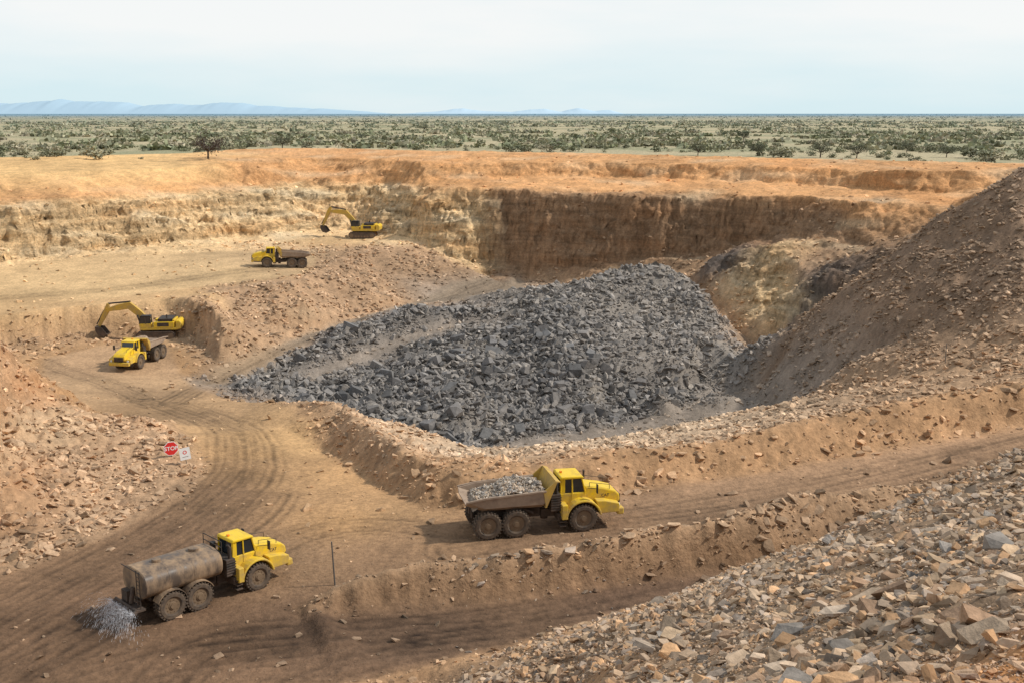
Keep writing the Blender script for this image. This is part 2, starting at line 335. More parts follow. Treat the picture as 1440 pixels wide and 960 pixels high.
def mat_attr(name,nscale,lo,hi,bumps,rnd=False,rough=.95,wall=False):
    m,nt,b=new_mat(name)
    at=nt.nodes.new("ShaderNodeAttribute"); at.attribute_name="Col"
    n=noise(nt,nscale,5,.65)
    c=mul(nt,at.outputs["Color"],mapr(nt,n.outputs[0],.3,.7,lo,hi))
    if rnd:
        oi=nt.nodes.new("ShaderNodeObjectInfo")
        c=mul(nt,c,mapr(nt,oi.outputs["Random"],0,1,.7,1.35))
    prev=None
    if wall:
        wa=nt.nodes.new("ShaderNodeAttribute"); wa.attribute_name="Wall"
        st=noise(nt,1.0,6,.65,vec=(.07,.07,1.1)); st2=noise(nt,1.0,6,.8,vec=(.6,.6,.9))
        v=math2(nt,'MULTIPLY',mapr(nt,st.outputs[0],.35,.65,.72,1.32),mapr(nt,st2.outputs[0],.3,.7,.7,1.35))
        v=math2(nt,'ADD',math2(nt,'MULTIPLY',math2(nt,'SUBTRACT',v,1.0),wa.outputs["Fac"]),1.0)
        c=mul(nt,c,v)
        bw=noise(nt,1.0,8,.75,vec=(.5,.5,.8)); bp=nt.nodes.new("ShaderNodeBump"); bp.inputs["Distance"].default_value=1.3
        nt.links.new(bw.outputs[0],bp.inputs["Height"]); nt.links.new(wa.outputs["Fac"],bp.inputs["Strength"]); prev=bp.outputs[0]
    nt.links.new(c,b.inputs["Base Color"]); b.inputs["Roughness"].default_value=rough
    for sc,dist in bumps:
        nn=noise(nt,sc,4,.6); bp=nt.nodes.new("ShaderNodeBump"); bp.inputs["Distance"].default_value=dist; bp.inputs["Strength"].default_value=.8
        nt.links.new(nn.outputs[0],bp.inputs["Height"])
        if prev: nt.links.new(prev,bp.inputs["Normal"])
        prev=bp.outputs[0]
    if prev: nt.links.new(prev,b.inputs["Normal"])
    return m
M_GROUND=mat_attr("earth",3.0,.74,1.26,[(1.2,.22),(6,.07)],wall=True)
M_ROCK=mat_attr("broken_rock",2.5,.7,1.3,[(5,.06)],rnd=True,rough=.9)
M_VEG=mat_attr("foliage",4,.7,1.3,[],rnd=True,rough=.8)
def mat_solid(name,col,rough=.5,metal=0,spec=.3,dirt=None,dirtcol=(.22,.14,.08),dh=(.8,3.5,.9,.15),ns=1.6,vec=None):
    m,nt,b=new_mat(name); b.inputs["Roughness"].default_value=rough; b.inputs["Metallic"].default_value=metal
    b.inputs["Specular IOR Level"].default_value=spec
    if dirt is None: b.inputs["Base Color"].default_value=(*col,1); return m
    n=noise(nt,ns,6,.7,vec=vec); tc=nt.nodes.new("ShaderNodeTexCoord"); sx=nt.nodes.new("ShaderNodeSeparateXYZ")
    nt.links.new(tc.outputs["Object"],sx.inputs[0])
    g=mapr(nt,sx.outputs[2],*dh)
    a=nt.nodes.new("ShaderNodeMath");a.operation='MULTIPLY_ADD'
    nt.links.new(mapr(nt,n.outputs[0],.35,.7,-.5,.9),a.inputs[0]); a.inputs[1].default_value=dirt; nt.links.new(g,a.inputs[2])
    cl=nt.nodes.new("ShaderNodeClamp"); nt.links.new(a.outputs[0],cl.inputs[0])
    mx=nt.nodes.new("ShaderNodeMix"); mx.data_type='RGBA'
    nt.links.new(cl.outputs[0],mx.inputs[0]); mx.inputs[6].default_value=(*col,1); mx.inputs[7].default_value=(*dirtcol,1)
    nt.links.new(mx.outputs[2],b.inputs["Base Color"])
    r=mapr(nt,cl.outputs[0],0,1,rough,.9); nt.links.new(r,b.inputs["Roughness"])
    return m
M_YEL=mat_solid("yellow_paint",(.80,.53,.02),.4,dirt=.55,dirtcol=(.40,.27,.12),dh=(.8,3.0,.6,.04))
M_EXC=mat_solid("dusty_yellow_paint",(.60,.37,.05),.5,dirt=.6,dirtcol=(.34,.24,.12),dh=(.8,5.0,.5,.25))
M_BED=mat_solid("worn_steel_body",(.38,.28,.20),.7,dirt=.7,dirtcol=(.23,.165,.12),dh=(1.5,3.2,.5,.2))
M_TANK=mat_solid("dusty_tank_steel",(.10,.075,.058),.4,dirt=1.0,dirtcol=(.37,.25,.15),dh=(1.4,3.7,.35,.3),ns=1.0,vec=(1.1,.9,.5))
M_TYRE=mat_solid("tyre_rubber",(.045,.038,.034),.9,dirt=.6,dirtcol=(.17,.12,.08),dh=(-2,2,.45,.45),ns=3)
M_RIM=mat_solid("dusty_rim",(.16,.11,.07),.7,dirt=.5,dirtcol=(.22,.15,.09),dh=(-2,2,.4,.4))
M_BLK=mat_solid("black_frame",(.03,.028,.026),.6,dirt=.5,dirtcol=(.15,.10,.07),dh=(.3,3.2,.6,.1))
M_GLS=mat_solid("cab_glass",(.02,.025,.03),.08,spec=.8)
M_LMP=mat_solid("lamp_lens",(.75,.75,.72),.15,spec=.7)
M_RED=mat_solid("sign_red",(.70,.03,.03),.45,dirt=.1,dh=(0,5,.03,.03))
M_WHT=mat_solid("sign_white",(.85,.85,.83),.5,dirt=.1,dh=(0,5,.03,.03))
M_POST=mat_solid("post_grey",(.12,.11,.10),.6)
M_BARK=mat_solid("bark",(.07,.05,.035),.9)
M_AMB=mat_solid("amber_lens",(.8,.25,.02),.2)
# ------------------------------------------------------------ ground sheet
NC=1080; th=np.linspace(math.radians(-41),math.radians(41),NC)
rr=np.concatenate([np.linspace(1,10,8)[:-1],np.geomspace(10,180,600)[:-1],np.linspace(180,290,400)[:-1],np.geomspace(290,900,100)[:-1],np.geomspace(900,40000,60)])
NR=len(rr); T,R_=np.meshgrid(th,rr)
gx=(R_*np.sin(T)).ravel(); gy=(R_*np.cos(T)).ravel()-2
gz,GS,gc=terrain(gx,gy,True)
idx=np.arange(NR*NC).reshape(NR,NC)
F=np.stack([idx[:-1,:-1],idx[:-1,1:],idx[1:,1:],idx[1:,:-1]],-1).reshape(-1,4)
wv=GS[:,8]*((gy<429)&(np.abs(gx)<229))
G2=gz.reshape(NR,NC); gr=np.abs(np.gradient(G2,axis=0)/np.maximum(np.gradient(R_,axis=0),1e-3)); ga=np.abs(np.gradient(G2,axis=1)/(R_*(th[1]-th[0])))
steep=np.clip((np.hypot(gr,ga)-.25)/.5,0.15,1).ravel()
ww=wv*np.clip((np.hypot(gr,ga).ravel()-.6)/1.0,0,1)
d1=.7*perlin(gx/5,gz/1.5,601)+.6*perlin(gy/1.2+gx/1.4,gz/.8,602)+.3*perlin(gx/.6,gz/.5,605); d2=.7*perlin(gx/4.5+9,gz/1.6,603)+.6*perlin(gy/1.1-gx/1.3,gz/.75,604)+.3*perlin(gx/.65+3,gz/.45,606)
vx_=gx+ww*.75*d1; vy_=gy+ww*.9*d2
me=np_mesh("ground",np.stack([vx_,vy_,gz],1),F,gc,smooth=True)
wa=me.attributes.new("Wall",'FLOAT','POINT')
wa.data.foreach_set("value",(wv*steep).astype(np.float32))
add("ground",me,M_GROUND,kind="structure",label="stepped open pit mine with haul roads, benches and scrub plain")
def hgt(x,y): return float(terrain(np.array([x]),np.array([y]))[0][0])
# ------------------------------------------------------------ rocks
def hull(sc,seed):
    r=random.Random(seed); bm=bmesh.new()
    drop=r.randrange(8) if r.random()<.75 else -1
    k=0
    sh=[r.uniform(-.22,.22) for _ in range(2)]
    for a in(-1,1):
        for b in(-1,1):
            for c in(-1,1):
                if k!=drop:
                    p=[(a+c*sh[0])*r.uniform(.6,1.08),(b+c*sh[1])*r.uniform(.6,1.08),c*r.uniform(.7,1.05)]
                    bm.verts.new([p[i]*.5*sc[i] for i in range(3)])
                k+=1
    for i in range(r.randrange(2,5)):
        ax=r.randrange(2); p=[r.uniform(-.6,.6),r.uniform(-.6,.6),r.uniform(-.8,.8)]; p[ax]=r.choice((-1,1))*r.uniform(1.0,1.35)
        bm.verts.new([p[i]*.5*sc[i] for i in range(3)])
    res=bmesh.ops.convex_hull(bm,input=bm.verts)
    bmesh.ops.delete(bm,geom=[g for g in res['geom_interior'] if isinstance(g,bmesh.types.BMVert)],context='VERTS')
    bmesh.ops.triangulate(bm,faces=bm.faces[:]); bm.verts.index_update()
    V=np.array([v.co[:] for v in bm.verts]); F=np.array([[v.index for v in f.verts] for f in bm.faces]); bm.free()
    return V,F
HB=[hull((1,random.uniform(.45,.95),random.uniform(.16,.62)),100+i) for i in range(20)]
def rots(n,tilt):
    a=rng.random(n)*2*np.pi; ca,sa=np.cos(a),np.sin(a)
    tx=rng.normal(0,tilt,n); ty=rng.normal(0,tilt,n)
    Rz=np.zeros((n,3,3)); Rz[:,0,0]=ca;Rz[:,0,1]=-sa;Rz[:,1,0]=sa;Rz[:,1,1]=ca;Rz[:,2,2]=1
    Rx=np.zeros((n,3,3)); Rx[:,0,0]=1;Rx[:,1,1]=np.cos(tx);Rx[:,1,2]=-np.sin(tx);Rx[:,2,1]=np.sin(tx);Rx[:,2,2]=np.cos(tx)
    Ry=np.zeros((n,3,3)); Ry[:,1,1]=1;Ry[:,0,0]=np.cos(ty);Ry[:,0,2]=np.sin(ty);Ry[:,2,0]=-np.sin(ty);Ry[:,2,2]=np.cos(ty)
    return Rx@Ry@Rz
def rock_stuff(name,pos,size,col,tilt=.5,**props):
    Vs=[];Fs=[];Cs=[];off=0
    var=rng.integers(0,len(HB),len(pos)); R=rots(len(pos),tilt)
    for k,(V,F) in enumerate(HB):
        m=np.where(var==k)[0]
        if not len(m): continue
        P=np.einsum('nij,vj->nvi',R[m],V)*size[m][:,None,None]+pos[m][:,None,:]
        Vs.append(P.reshape(-1,3)); Fs.append((F[None]+(np.arange(len(m))*len(V))[:,None,None]+off).reshape(-1,3))
        Cs.append(np.repeat(col[m],len(V),0)); off+=len(m)*len(V)
    me=np_mesh(name,np.concatenate(Vs),np.concatenate(Fs),np.concatenate(Cs))
    return add(name,me,M_ROCK,kind="stuff",**props)
N=460000; N2=110000; N3=80000
t=np.concatenate([rng.uniform(-.53,.53,N),rng.uniform(-.30,.24,N2),rng.uniform(0,.50,N3)]); r=np.concatenate([np.exp(rng.uniform(math.log(12),math.log(275),N)),rng.uniform(128,196,N2),np.exp(rng.uniform(math.log(12),math.log(58),N3))])
NT=N+N2+N3
extra=(np.arange(NT)>=N)&(np.arange(NT)<N+N2); fines=np.arange(NT)>=N+N2
px=r*np.sin(t); py=r*np.cos(t)
pz,PS,pc=terrain(px,py,True)
dens=PS[:,5]; bwt=PS[:,7]; isb=bwt>.2
clump=np.clip(.75+perlin(px/4,py/4,200)*1.2,.08,1.4)
bc=np.clip(.75+fbm(px,py,7,2,210)*1.0,.25,1)
acc=rng.random(NT)<np.where(isb,dens*bc,np.where(extra,0,dens*.48*clump))
px,py,pz,r,isb,pc,dens,bwt,bc,extra,fines=[a[acc] for a in (px,py,pz,r,isb,pc,dens,bwt,bc,extra,fines)]
n=len(px)
pl=rng.random(n)
sz=np.where(isb,np.where(extra,r*.0017,r*.0024),np.where(fines,r*.0012,r*.0019))*(pl**-.5)*np.where(isb,.25+.75*bwt,np.where(dens>1.3,.8,1))
sz=np.clip(sz,0,np.where(isb,1.3,np.where(r<60,.42,.8)))
sz*=np.where(r<55,1.15,1)
tint=rng.normal(1,.24,(n,1)).clip(.5,1.8); 
warm=rng.random((n,1))
gb=np.array([[.165,.152,.140]])*(1-.5*(warm**2))+np.array([[.33,.28,.225]])*.5*warm**2
base=np.where(isb[:,None],gb*.65+pc*.35,pc*.72+.28*np.array([[.36,.27,.185]]))
c=base*tint
near=(r<62)&(~isb)&(px>-3)
kinds=np.array([(.38,.27,.17),(.32,.25,.185),(.42,.25,.13),(.26,.225,.19),(.37,.285,.205),(.29,.185,.115),(.34,.25,.17)])
c[near]=(kinds[rng.integers(0,7,near.sum())]*.65+pc[near]*.35)*tint[near]
pos=np.stack([px,py,pz+sz*.1],1)
m=isb; rock_stuff("black_ore_rubble",pos[m],sz[m],c[m],.6,label="heap of broken dark grey ore rubble")
m=~isb; rock_stuff("loose_rubble",pos[m],sz[m],c[m],.35,label="brown broken stone scattered over banks and slopes")
def rock_meshes(name,cols,k,flat,seed0):
    out=[]
    for i in range(k):
        V,F=hull((1,random.uniform(.5,.95),random.uniform(*flat)),seed0+i)
        cc=np.array(cols[i%len(cols)])*random.uniform(.85,1.2)
        out.append(np_mesh(name,V,F,np.tile(cc,(len(V),1))))
        out[-1].materials.append(M_ROCK)
    return out
def scatter_ind(name,meshes,n,reg,smin,smax,label,cat,grp,powr=2.2):
    cand=[]
    while len(cand)<n:
        x,y,ok=reg()
        if ok: cand.append((x,y))
    A=np.array(cand); z,_=terrain(A[:,0],A[:,1])
    for (x,y),zz in zip(cand,z):
        size=smin+(smax-smin)*random.random()**powr
        o=bpy.data.objects.new(name,random.choice(meshes)); COL.objects.link(o)
        o.location=(x,y,zz+size*.12); o.scale=(size,size*random.uniform(.8,1.1),size*random.uniform(.8,1.1))
        o.rotation_euler=(random.gauss(0,.35),random.gauss(0,.35),random.uniform(0,6.28))
        o["label"]=label;o["category"]=cat;o["group"]=grp
BM=rock_meshes("ore_boulder",[(.155,.145,.137),(.20,.182,.165),(.13,.124,.118)],9,(.5,.9),500)
def regB():
    u=random.uniform(400,980); y=random.uniform(132,176)
    x=(u-720)/FP*y*1.03
    S=samp(np.array([x]),np.array([y]))[0]
    return x,y,S[7]>.75 and random.random()<(.9 if y<163 else .2)
scatter_ind("ore_boulder",BM,290,regB,.75,2.2,"angular dark grey boulder on the blasted ore heap","boulder","boulders of the dark ore heap",2.2)
HM=rock_meshes("stone_block",list(kinds),14,(.14,.40),600)
def regH():
    y=15*math.exp(random.random()*math.log(50/15)); u=random.uniform(780,1440)
    x=(u-720)/FP*y*1.06
    S=samp(np.array([x]),np.array([y]))[0]
    return x,y,S[5]>.75
scatter_ind("stone_block",HM,290,regH,.28,1.05,"angular tan stone slab on the waste rock heap","rock","stones of the waste rock heap",3.0)
# ------------------------------------------------------------ vegetation
def leafcloud(n,rad,hh,size,seed,col):
    g=np.random.default_rng(seed)
    lob=g.normal(0,.45,(6,3))*[rad,rad,hh*.5]+[0,0,hh*.5]; 
    P=lob[g.integers(0,6,n)]+g.normal(0,.28,(n,3))*[rad,rad,hh*.6]
    P[:,2]=np.abs(P[:,2])+.05
    a=g.normal(0,1,(n,3)); a/=np.linalg.norm(a,axis=1)[:,None]; b=np.cross(a,g.normal(0,1,(n,3))); b/=np.linalg.norm(b,axis=1)[:,None]
    sz=size*g.uniform(.6,1.3,(n,1))
    V=np.stack([P-a*sz,P+b*sz*.7,P+a*sz,P-b*sz*.7],1).reshape(-1,3)
    F=np.arange(n*4).reshape(n,4)
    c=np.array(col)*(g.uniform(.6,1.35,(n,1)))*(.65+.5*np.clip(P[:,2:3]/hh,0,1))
    return V,F,np.repeat(c,4,0)
GREENS=[(.23,.23,.135),(.25,.245,.155),(.30,.28,.18),(.20,.21,.125),(.33,.29,.20)]
SH=[]
for i in range(8):
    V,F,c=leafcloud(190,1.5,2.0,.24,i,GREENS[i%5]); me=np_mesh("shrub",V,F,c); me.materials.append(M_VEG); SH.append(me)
def rim_far(x,y):
    S=samp(np.array([x]),np.array([y]))[0]; return S[0]>-.7 and S[4]<.09 and y>200
cnt=0
while cnt<295:
    th_=random.uniform(-.47,.47); rr_=random.uniform(215,390)
    x,y=rr_*math.sin(th_),rr_*math.cos(th_)
    if y<428 and abs(x)<228 and not rim_far(x,y): continue
    if perlin(np.array([x/30.]),np.array([y/30.]),333)[0]<-.15: continue
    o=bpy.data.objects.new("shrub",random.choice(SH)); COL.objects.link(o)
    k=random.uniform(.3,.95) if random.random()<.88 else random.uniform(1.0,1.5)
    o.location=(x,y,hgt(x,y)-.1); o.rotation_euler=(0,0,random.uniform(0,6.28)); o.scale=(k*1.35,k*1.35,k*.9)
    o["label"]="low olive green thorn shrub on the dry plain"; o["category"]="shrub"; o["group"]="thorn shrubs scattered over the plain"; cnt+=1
Vs=[];Fs=[];Cs=[];off=0
def far(n,r0,r1,kq,smul):
    global off
    tt=rng.uniform(-.6,.6,n); r=np.sqrt(rng.uniform(r0*r0,r1*r1,n)); x=r*np.sin(tt); y=r*np.cos(tt)
    den=perlin(x/70,y/70,300)+.9*perlin(x/25,y/25,301)
    m=(rng.random(n)<.42+den*1.4)
    if r0<400: 
        S=samp(x,y); m&=((y>428)|(np.abs(x)>228)|((S[:,0]>-.7)&(S[:,4]<.09)))
    x,y,r=x[m],y[m],r[m]; n=len(x)
    hh=(.5+2.1*rng.random(n)**2.2)*smul; rad=hh*rng.uniform(.7,1.7,n)
    P=rng.normal(0,.42,(n,kq,3))*np.stack([rad,rad,hh*.6],1)[:,None,:]; P[:,:,2]=np.abs(P[:,:,2])
    P+=np.stack([x,y,0*x],1)[:,None,:]
    a=rng.normal(0,1,(n,kq,3)); a/=np.linalg.norm(a,axis=2)[...,None]; b=np.cross(a,rng.normal(0,1,(n,kq,3))); b/=np.linalg.norm(b,axis=2)[...,None]
    s_=(rad*.34)[:,None,None]
    V=np.stack([P-a*s_,P+b*s_*.8,P+a*s_,P-b*s_*.8],2).reshape(-1,3)
    F=np.arange(len(V)).reshape(-1,4)+off; off+=len(V)
    g=np.array(GREENS)[rng.integers(0,5,n)]*rng.uniform(.7,1.25,(n,1))
    hz=np.clip((r-450)/4500,0,1)[:,None]; g=g*(1-hz)+np.array([.20,.28,.32])*hz  # distance haze mixed into the colour of the far shrubs
    c=np.repeat(g,kq*4,0)*np.repeat(rng.uniform(.75,1.25,(n*kq,1)),4,0)
    Vs.append(V);Fs.append(F);Cs.append(c)
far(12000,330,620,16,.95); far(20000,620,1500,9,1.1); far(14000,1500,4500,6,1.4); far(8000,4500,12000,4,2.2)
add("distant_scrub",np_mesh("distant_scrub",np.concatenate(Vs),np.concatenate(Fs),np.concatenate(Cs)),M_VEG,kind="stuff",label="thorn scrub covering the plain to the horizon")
class MB:
    off=0.0
    def __init__(s): s.v=[];s.f=[]
    def addm(s,V,F):
        o=len(s.v); s.v+= [tuple(p) for p in V]; s.f+=[tuple(i+o for i in f) for f in F]; return s
    def prism(s,prof,y0,y1):
        n=len(prof); V=[(x,y0,z) for x,z in prof]+[(x,y1,z) for x,z in prof]
        F=[tuple(range(n)),tuple(range(2*n-1,n-1,-1))]+[(i,i+n,(i+1)%n+n,(i+1)%n) for i in range(n)]
        return s.addm(V,F)
    def box(s,x0,x1,y0,y1,z0,z1): return s.prism([(x0,z0),(x1,z0),(x1,z1),(x0,z1)],y0,y1)
    def cyl(s,p,q,r0,r1=None,n=12):
        r1=r0 if r1 is None else r1
        p=Vector(p);q=Vector(q);a=(q-p).normalized(); u=a.orthogonal().normalized(); v=a.cross(u)
        V=[];
        for c,r in ((p,r0),(q,r1)):
            for i in range(n):
                t=2*math.pi*i/n; V.append(c+u*math.cos(t)*r+v*math.sin(t)*r)
        F=[tuple(range(n-1,-1,-1)),tuple(range(n,2*n))]+[(i,(i+1)%n,(i+1)%n+n,i+n) for i in range(n)]
        return s.addm(V,F)
    def mesh(s,name,mat,smooth=False):
        me=bpy.data.meshes.new(name); me.from_pydata(s.v,[],s.f)
        bm=bmesh.new(); bm.from_mesh(me); bmesh.ops.recalc_face_normals(bm,faces=bm.faces); bm.to_mesh(me); bm.free()
        if smooth: me.shade_smooth()
        me.materials.append(mat); return me
    def obj(s,name,mat,parent,bevel=0,smooth=False,**props):
        if MB.off: s.v=[(x+MB.off,y,z) for x,y,z in s.v]
        o=bpy.data.objects.new(name,s.mesh(name,mat,smooth)); COL.objects.link(o); o.parent=parent
        if bevel:
            b=o.modifiers.new("bevel",'BEVEL'); b.width=bevel; b.segments=2; b.limit_method='ANGLE'
        for k,v in props.items(): o[k]=v
        return o
def empty(name,loc,rot,label,cat,grp=None):
    e=bpy.data.objects.new(name,None); COL.objects.link(e); e.location=loc; e.rotation_euler=rot; e.empty_display_size=.5
    e["label"]=label; e["category"]=cat
    if grp: e["group"]=grp
    return e
def tree(x,y,h,seed,label,col=(.12,.125,.08)):
    r=random.Random(seed); e=empty("acacia_tree",(x,y,hgt(x,y)-.1),(0,0,0),label,"tree")
    tr=MB(); tr.cyl((0,0,0),(.1,0,h*.3),h*.035,h*.028)
    C=[]
    for i in range(9):
        a=i*.75+r.random(); q=(math.cos(a)*h*.5*r.uniform(.4,1),math.sin(a)*h*.5,h*r.uniform(.4,.78))
        tr.cyl((.1,0,h*.28),q,h*.022,h*.008,6); C.append(q)
    tr.obj("trunk",M_BARK,e)
    g=np.random.default_rng(seed); n=1300
    C=np.array(C); P=C[g.integers(0,9,n)]+g.normal(0,.11,(n,3))*[h*1.2,h*1.2,h*.9]
    a=g.normal(0,1,(n,3)); a/=np.linalg.norm(a,axis=1)[:,None]; b=np.cross(a,g.normal(0,1,(n,3))); b/=np.linalg.norm(b,axis=1)[:,None]
    sz=h*.026*g.uniform(.6,1.4,(n,1)); V=np.stack([P-a*sz,P+b*sz*.7,P+a*sz,P-b*sz*.7],1).reshape(-1,3)
    c=np.repeat(np.array(col)*g.uniform(.5,1.5,(n,1)),4,0)
    me=np_mesh("crown",V,np.arange(n*4).reshape(n,4),c); me.materials.append(M_VEG)
    o=bpy.data.objects.new("crown",me); COL.objects.link(o); o.parent=e
for (u,v,h,k) in [(286,221,6.6,1),(397,208,4.5,2),(985,219,3.6,3),(1070,220,3.8,4),(1160,222,4.6,5),(1212,223,3.8,6),(597,185,5.0,7),(1340,222,3.4,8),(1275,214,3.4,9),(1045,200,4.2,10)]:
    p=s(u,v,-.1); tree(p[0],p[1]+(4 if v>215 else 0),h,k,"dark thorn tree standing behind the pit rim" if h>5 else "small thorn tree behind the pit rim",(.075,.06,.05) if k==1 else (.12,.125,.08))
# ------------------------------------------------------------ hills
def hills(name,prof,dist,col,label):
    us=np.array([p[0] for p in prof],float); hs=np.array([(160-p[1])*dist/FP for p in prof])
    n=260; U=np.linspace(us[0],us[-1],n); H=np.interp(U,us,hs); 
    k_=np.hanning(9);k_/=k_.sum(); H=np.convolve(np.pad(H,4,'edge'),k_,'valid')
    H=H*(1+.12*fbm(U/26,U*0+3,1,4,400))
    rows=9; V=[]
    for j in range(rows):
        f=j/(rows-1); y=dist+f*1600
        zz=H*math.sin(f*math.pi/2)*(1+.06*fbm(U/14,U*0+j*.7,1,2,410+j)*(1-f))-5
        V.append(np.stack([(U-720)/FP*dist*1.0,np.full(n,y),zz],1))
    V=np.concatenate(V); idx=np.arange(rows*n).reshape(rows,n)
    F=np.stack([idx[:-1,:-1],idx[:-1,1:],idx[1:,1:],idx[1:,:-1]],-1).reshape(-1,4)
    m=mat_solid(name+"_haze_blue",col,.95,spec=0)  # hills carry their aerial haze as a flat blue base colour
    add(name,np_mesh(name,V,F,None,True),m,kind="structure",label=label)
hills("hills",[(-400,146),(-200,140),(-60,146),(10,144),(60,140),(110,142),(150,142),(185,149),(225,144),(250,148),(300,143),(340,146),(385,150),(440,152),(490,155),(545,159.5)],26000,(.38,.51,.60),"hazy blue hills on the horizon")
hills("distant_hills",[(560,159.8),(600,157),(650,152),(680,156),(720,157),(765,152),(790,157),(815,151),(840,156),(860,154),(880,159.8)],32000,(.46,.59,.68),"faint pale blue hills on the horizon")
# ------------------------------------------------------------ vehicles
def tyre_mesh():
    R,W=.93,.36; prof=[(.52,-W*.8),(.62,-W),(.82,-W),(.90,-W*.8),(R-.03,-W*.5),(R-.03,W*.5),(.90,W*.8),(.82,W),(.62,W),(.52,W*.8)]
    n=36; V=[];F=[];k=len(prof)
    for i in range(n):
        t=2*math.pi*i/n
        for r,y in prof: V.append((r*math.cos(t),y,r*math.sin(t)))
    for i in range(n):
        for j in range(k):
            a=i*k+j;b=i*k+(j+1)%k;c=((i+1)%n)*k+(j+1)%k;d_=((i+1)%n)*k+j; F.append((a,b,c,d_))
    m=MB().addm(V,F)
    for i in range(26):
        for sgn in (-1,1):
            t=2*math.pi*(i+(.5 if sgn>0 else 0))/26
            B=[]
            for rr_ in (.86,.965):
                for dt in (-.05,.05):
                    for yy in (.02*sgn,.345*sgn):
                        tt=t+dt+(abs(yy)*.35); B.append((rr_*math.cos(tt),yy,rr_*math.sin(tt)))
            m.addm(B,[(0,1,3,2),(4,6,7,5),(0,4,5,1),(2,3,7,6),(0,2,6,4),(1,5,7,3)])
    return m.mesh("tyre",M_TYRE)
TYRE=tyre_mesh()
def rim_mesh():
    m=MB()
    m.cyl((0,-.27,0),(0,.27,0),.53,n=24); m.cyl((0,.22,0),(0,.31,0),.30,.24,16); m.cyl((0,-.31,0),(0,-.22,0),.24,.30,16)
    for i in range(10):
        t=i*.628; 
        for sg in(-1,1): m.cyl((.4*math.cos(t),sg*.26,.4*math.sin(t)),(.4*math.cos(t),sg*.30,.4*math.sin(t)),.03,n=6)
    return m.mesh("rim",M_RIM)
RIM=rim_mesh()
HUB=MB().cyl((0,-.36,0),(0,.36,0),.16,n=12).mesh("wheel",M_RIM)
def wheel(e,x,y):
    h=bpy.data.objects.new("wheel",HUB); COL.objects.link(h); h.parent=e; h.location=(x,y,.93); h.rotation_euler=(0,random.random()*6,0)
    for nm,me in (("tyre",TYRE),("rim",RIM)):
        o=bpy.data.objects.new(nm,me); COL.objects.link(o); o.parent=h
def arc(cx,cz,r0,r1,a0,a1,n=10):
    A=[math.radians(a0+(a1-a0)*i/n) for i in range(n+1)]
    return [(cx+r1*math.cos(a),cz+r1*math.sin(a)) for a in A]+[(cx+r0*math.cos(a),cz+r0*math.sin(a)) for a in reversed(A)]
def text_mesh(txt,size,mat):
    cu=bpy.data.curves.new("lettering",'FONT'); cu.body=txt; cu.size=size; cu.align_x='CENTER'; cu.align_y='CENTER'; cu.extrude=.004; cu.offset=size*.015
    o=bpy.data.objects.new("tmp",cu); COL.objects.link(o); dg=bpy.context.evaluated_depsgraph_get()
    me=bpy.data.meshes.new_from_object(o.evaluated_get(dg)); bpy.data.objects.remove(o); me.materials.clear(); me.materials.append(mat); return me
TXT=text_mesh("CAT",.28,M_BLK)
